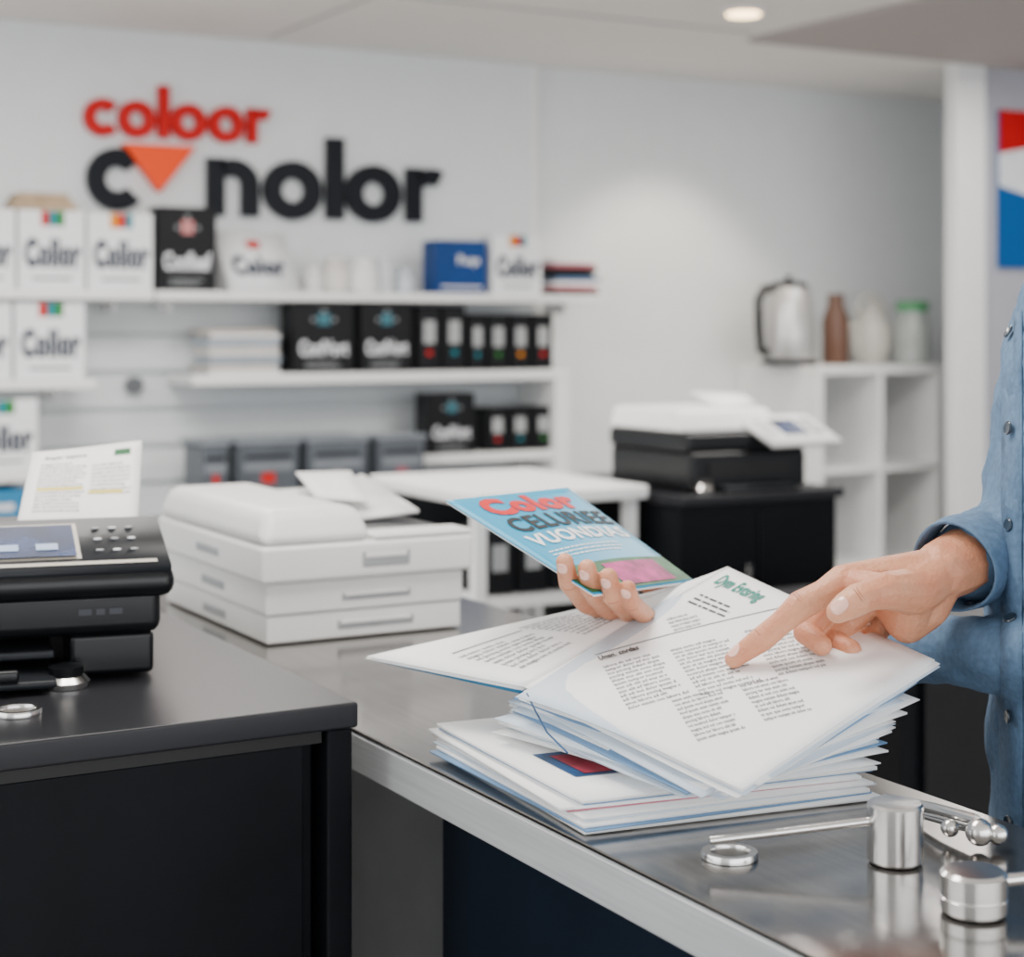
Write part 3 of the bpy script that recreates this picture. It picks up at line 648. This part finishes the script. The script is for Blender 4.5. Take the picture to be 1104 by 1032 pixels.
for t4,r4 in zip(tips,rs):
    p=[S(*a_) for a_ in t4]; G+=chain([(p[i],r4[i]) for i in range(4)]); G.append(seg(p[3],r4[3],wrL,.019)); mc.append(p[3])
for i in range(3): G.append(sph(mc[i],.0115)+sph(mc[i+1],.0115)+sph(wrL,.02))
G+=chain([(wrL,.019),(S(760,660,1.74),.015),(S(722,640,1.735),.012),(S(690,625,1.715),.010)])
hh_=organic('hand_holding',G,skin,ps,.0016,3)
sfh=surf(hh_)
for i,(t4,r4) in enumerate(zip(tips,rs)):
    a_,b_=S(*t4[0]),S(*t4[1]); n1=(toeye(a_)*1+W(-1,0,0)*.35).normalized(); nail('holding_nail_%d'%i,sfh,a_.lerp(b_,.02),a_-b_,n1,.0054,.0050)
    crease('holding_crease_%d'%i,sfh,b_,a_-b_,toeye(b_),.006,2,.002)
HB=-fdir*.055
hc=C0+HB+Vector((0,0,1.65))
fc=[seg(C0-fdir*.05+Vector((0,0,1.46)),.055,C0+HB-fdir*.01+Vector((0,0,1.58)),.052)]
fc.append(sph(hc+Vector((0,0,.03))-fdir*.01,(.088,.088,.095))+sph(hc+fdir*.045+Vector((0,0,-.085)),.035))
fc.append(sph(hc+fdir*.055+Vector((0,0,-.03)),.045)+sph(hc+fdir*.02+Vector((0,0,.06)),.08))
fc.append(seg(hc+fdir*.092+Vector((0,0,.01)),.009,hc+fdir*.115+Vector((0,0,-.03)),.013))
for sgn in (1,-1): fc.append(seg(hc+sdir*.088*sgn+Vector((0,0,.015)),.012,hc+sdir*.088*sgn+Vector((0,0,-.025)),.009))
fc.append(seg(hc+fdir*.09+sdir*.02+Vector((0,0,-.062)),.007,hc+fdir*.09-sdir*.02+Vector((0,0,-.062)),.007))
organic('head',fc,skin,ps,.004,3)
organic('hair',[sph(hc+Vector((0,0,.05))-fdir*.022,(.098,.098,.09)),sph(hc-fdir*.06+Vector((0,0,-.01)),(.06,.06,.07))],hairM,ps,.005,2,.008,.02)
for sgn in (1,-1):
    c=hc+fdir*.086+sdir*.032*sgn+Vector((0,0,.008)); lathe('eye_%s'%('r' if sgn>0 else 'l'),ps,(c.x,c.y,c.z-.012),[(.012*math.sin(math.pi*j/8)+.0001,.012-.012*math.cos(math.pi*j/8)) for j in range(9)],whiteM,16)
    organic('brow_%s'%('r' if sgn>0 else 'l'),[seg(hc+fdir*.095+sdir*.018*sgn+Vector((0,0,.033)),.004,hc+fdir*.085+sdir*.045*sgn+Vector((0,0,.034)),.003)],hairM,ps,.002,1)
leg=[ring_(.70,.165,.115,0)+ring_(.90,.168,.112,0)]
for sgn in (1,-1):
    o=sdir*.085*sgn
    leg+=chain([(C0+o+Vector((0,0,.80)),.085),(C0+o*1.05-fdir*.0+Vector((0,0,.48)),.058),(C0+o*1.1-fdir*.01+Vector((0,0,.10)),.045)])
organic('trousers',leg,denim,ps,.008,3)
for sgn in (1,-1):
    b_=C0+sdir*.093*sgn; organic('shoe_%s'%('r' if sgn>0 else 'l'),[sph(b_-fdir*.05+Vector((0,0,.045)),.042)+sph(b_+fdir*.10+Vector((0,0,.032)),.03)],plastic,ps,.006,2)
# placket and buttons are laid on the shirt's own surface
def hit(sf,px,py):
    e,mw,im=sf; o_=im@S(px,py,1.2); d_=((im@S(px,py,1.8))-o_).normalized()
    ok,loc,n_,_=e.ray_cast(o_,d_)
    return (mw@loc,n_) if ok else (None,None)
sfs=surf(shirt)
pl=[]
for py in range(300,960,12):
    row=[hit(sfs,px,py) for px in (1081-(py-560)*.008+(12 if py<420 else 0),1103)]
    if all(r[0] is not None for r in row): pl.append([r[0]+r[1]*.0018 for r in row])
if len(pl)>3:
    vs=[p for r in pl for p in r]; mk('placket',vs,[(2*i,2*i+1,2*i+3,2*i+2) for i in range(len(pl)-1)],shirtM,ps,smooth=True,solid=.0016)
def button(nm,p,n_,rr=1):
    b_=lathe(nm,None,(0,0,0),[(.001,0),(.0058*rr,0),(.0062*rr,.0012),(.0055*rr,.0022),(.0042*rr,.0018),(.001,.0014)],btn,24)
    b_.data.transform(Matrix.Translation(p+n_*(.003 if rr==1 else .0008))@n_.to_track_quat('Z','Y').to_matrix().to_4x4()); attach(b_,ps)
for i,py in enumerate((360,462,567,670,773,887)):
    p,n_=hit(sfs,1091,py)
    if p is not None: button('button_%d'%i,p,n_)
p,n_=hit(surf(cufR),1046,652)
if p is not None:
    if n_.dot(toeye(p))<0: n_=-n_
    button('cuff_button',p,n_,.8)
# ---------------------------------------------------------------- LIGHT
def area(nm,loc,rot,sx,sy,pw,col=(1,1,1)):
    l=bpy.data.lights.new(nm,'AREA'); l.shape='RECTANGLE'; l.size=sx; l.size_y=sy; l.energy=pw; l.color=col
    o=bpy.data.objects.new(nm,l); o.location=loc; o.rotation_euler=rot; bpy.context.scene.collection.objects.link(o); return o
area('window_daylight',(1.8,-2.3,1.4),(math.radians(90),0,0),7,1.7,132,(.97,.98,1))
area('side_fill',(-2.1,2.2,1.5),(0,math.radians(-90),0),1.6,4,58,(.96,.98,1))  # added side fill lamp; the left wall is solid, no window there
for i,(x,y,p) in enumerate(((.6,1.6,30),(1.2,3.9,50),(3.2,3.2,44),(4.4,4.2,14))): area('ceiling_fill_%d'%i,(x,y,CZ-.05),(0,0,0),1.0,.5,p,(1,.95,.89))  # added fill lamps below the ceiling, no fixtures behind them
l=bpy.data.lights.new('downlight_spot','SPOT'); l.energy=42; l.spot_size=math.radians(80); l.spot_blend=.6; l.color=(1,.86,.68); l.shadow_soft_size=.05
o=bpy.data.objects.new('downlight_spot',l); o.location=(3.9,5.0,CZ-.06); o.rotation_euler=(math.radians(28),0,0); bpy.context.scene.collection.objects.link(o)
w=bpy.data.worlds.new('World'); bpy.context.scene.world=w; w.use_nodes=True
w.node_tree.nodes['Background'].inputs[0].default_value=(.9,.94,1,1); w.node_tree.nodes['Background'].inputs[1].default_value=1.0
# ---------------------------------------------------------------- CAMERA
cd=bpy.data.cameras.new('camera'); cam=bpy.data.objects.new('camera',cd); bpy.context.scene.collection.objects.link(cam)
cam.location=(0,0,EYE); cam.rotation_euler=(math.radians(90),0,-math.atan2(A,B))
cd.sensor_width=36; cd.lens=36*F/1104; cd.shift_y=-(516-350)/1104; cd.clip_start=.05
cd.dof.use_dof=True; cd.dof.focus_distance=1.42; cd.dof.aperture_fstop=5.2
bpy.context.scene.camera=cam
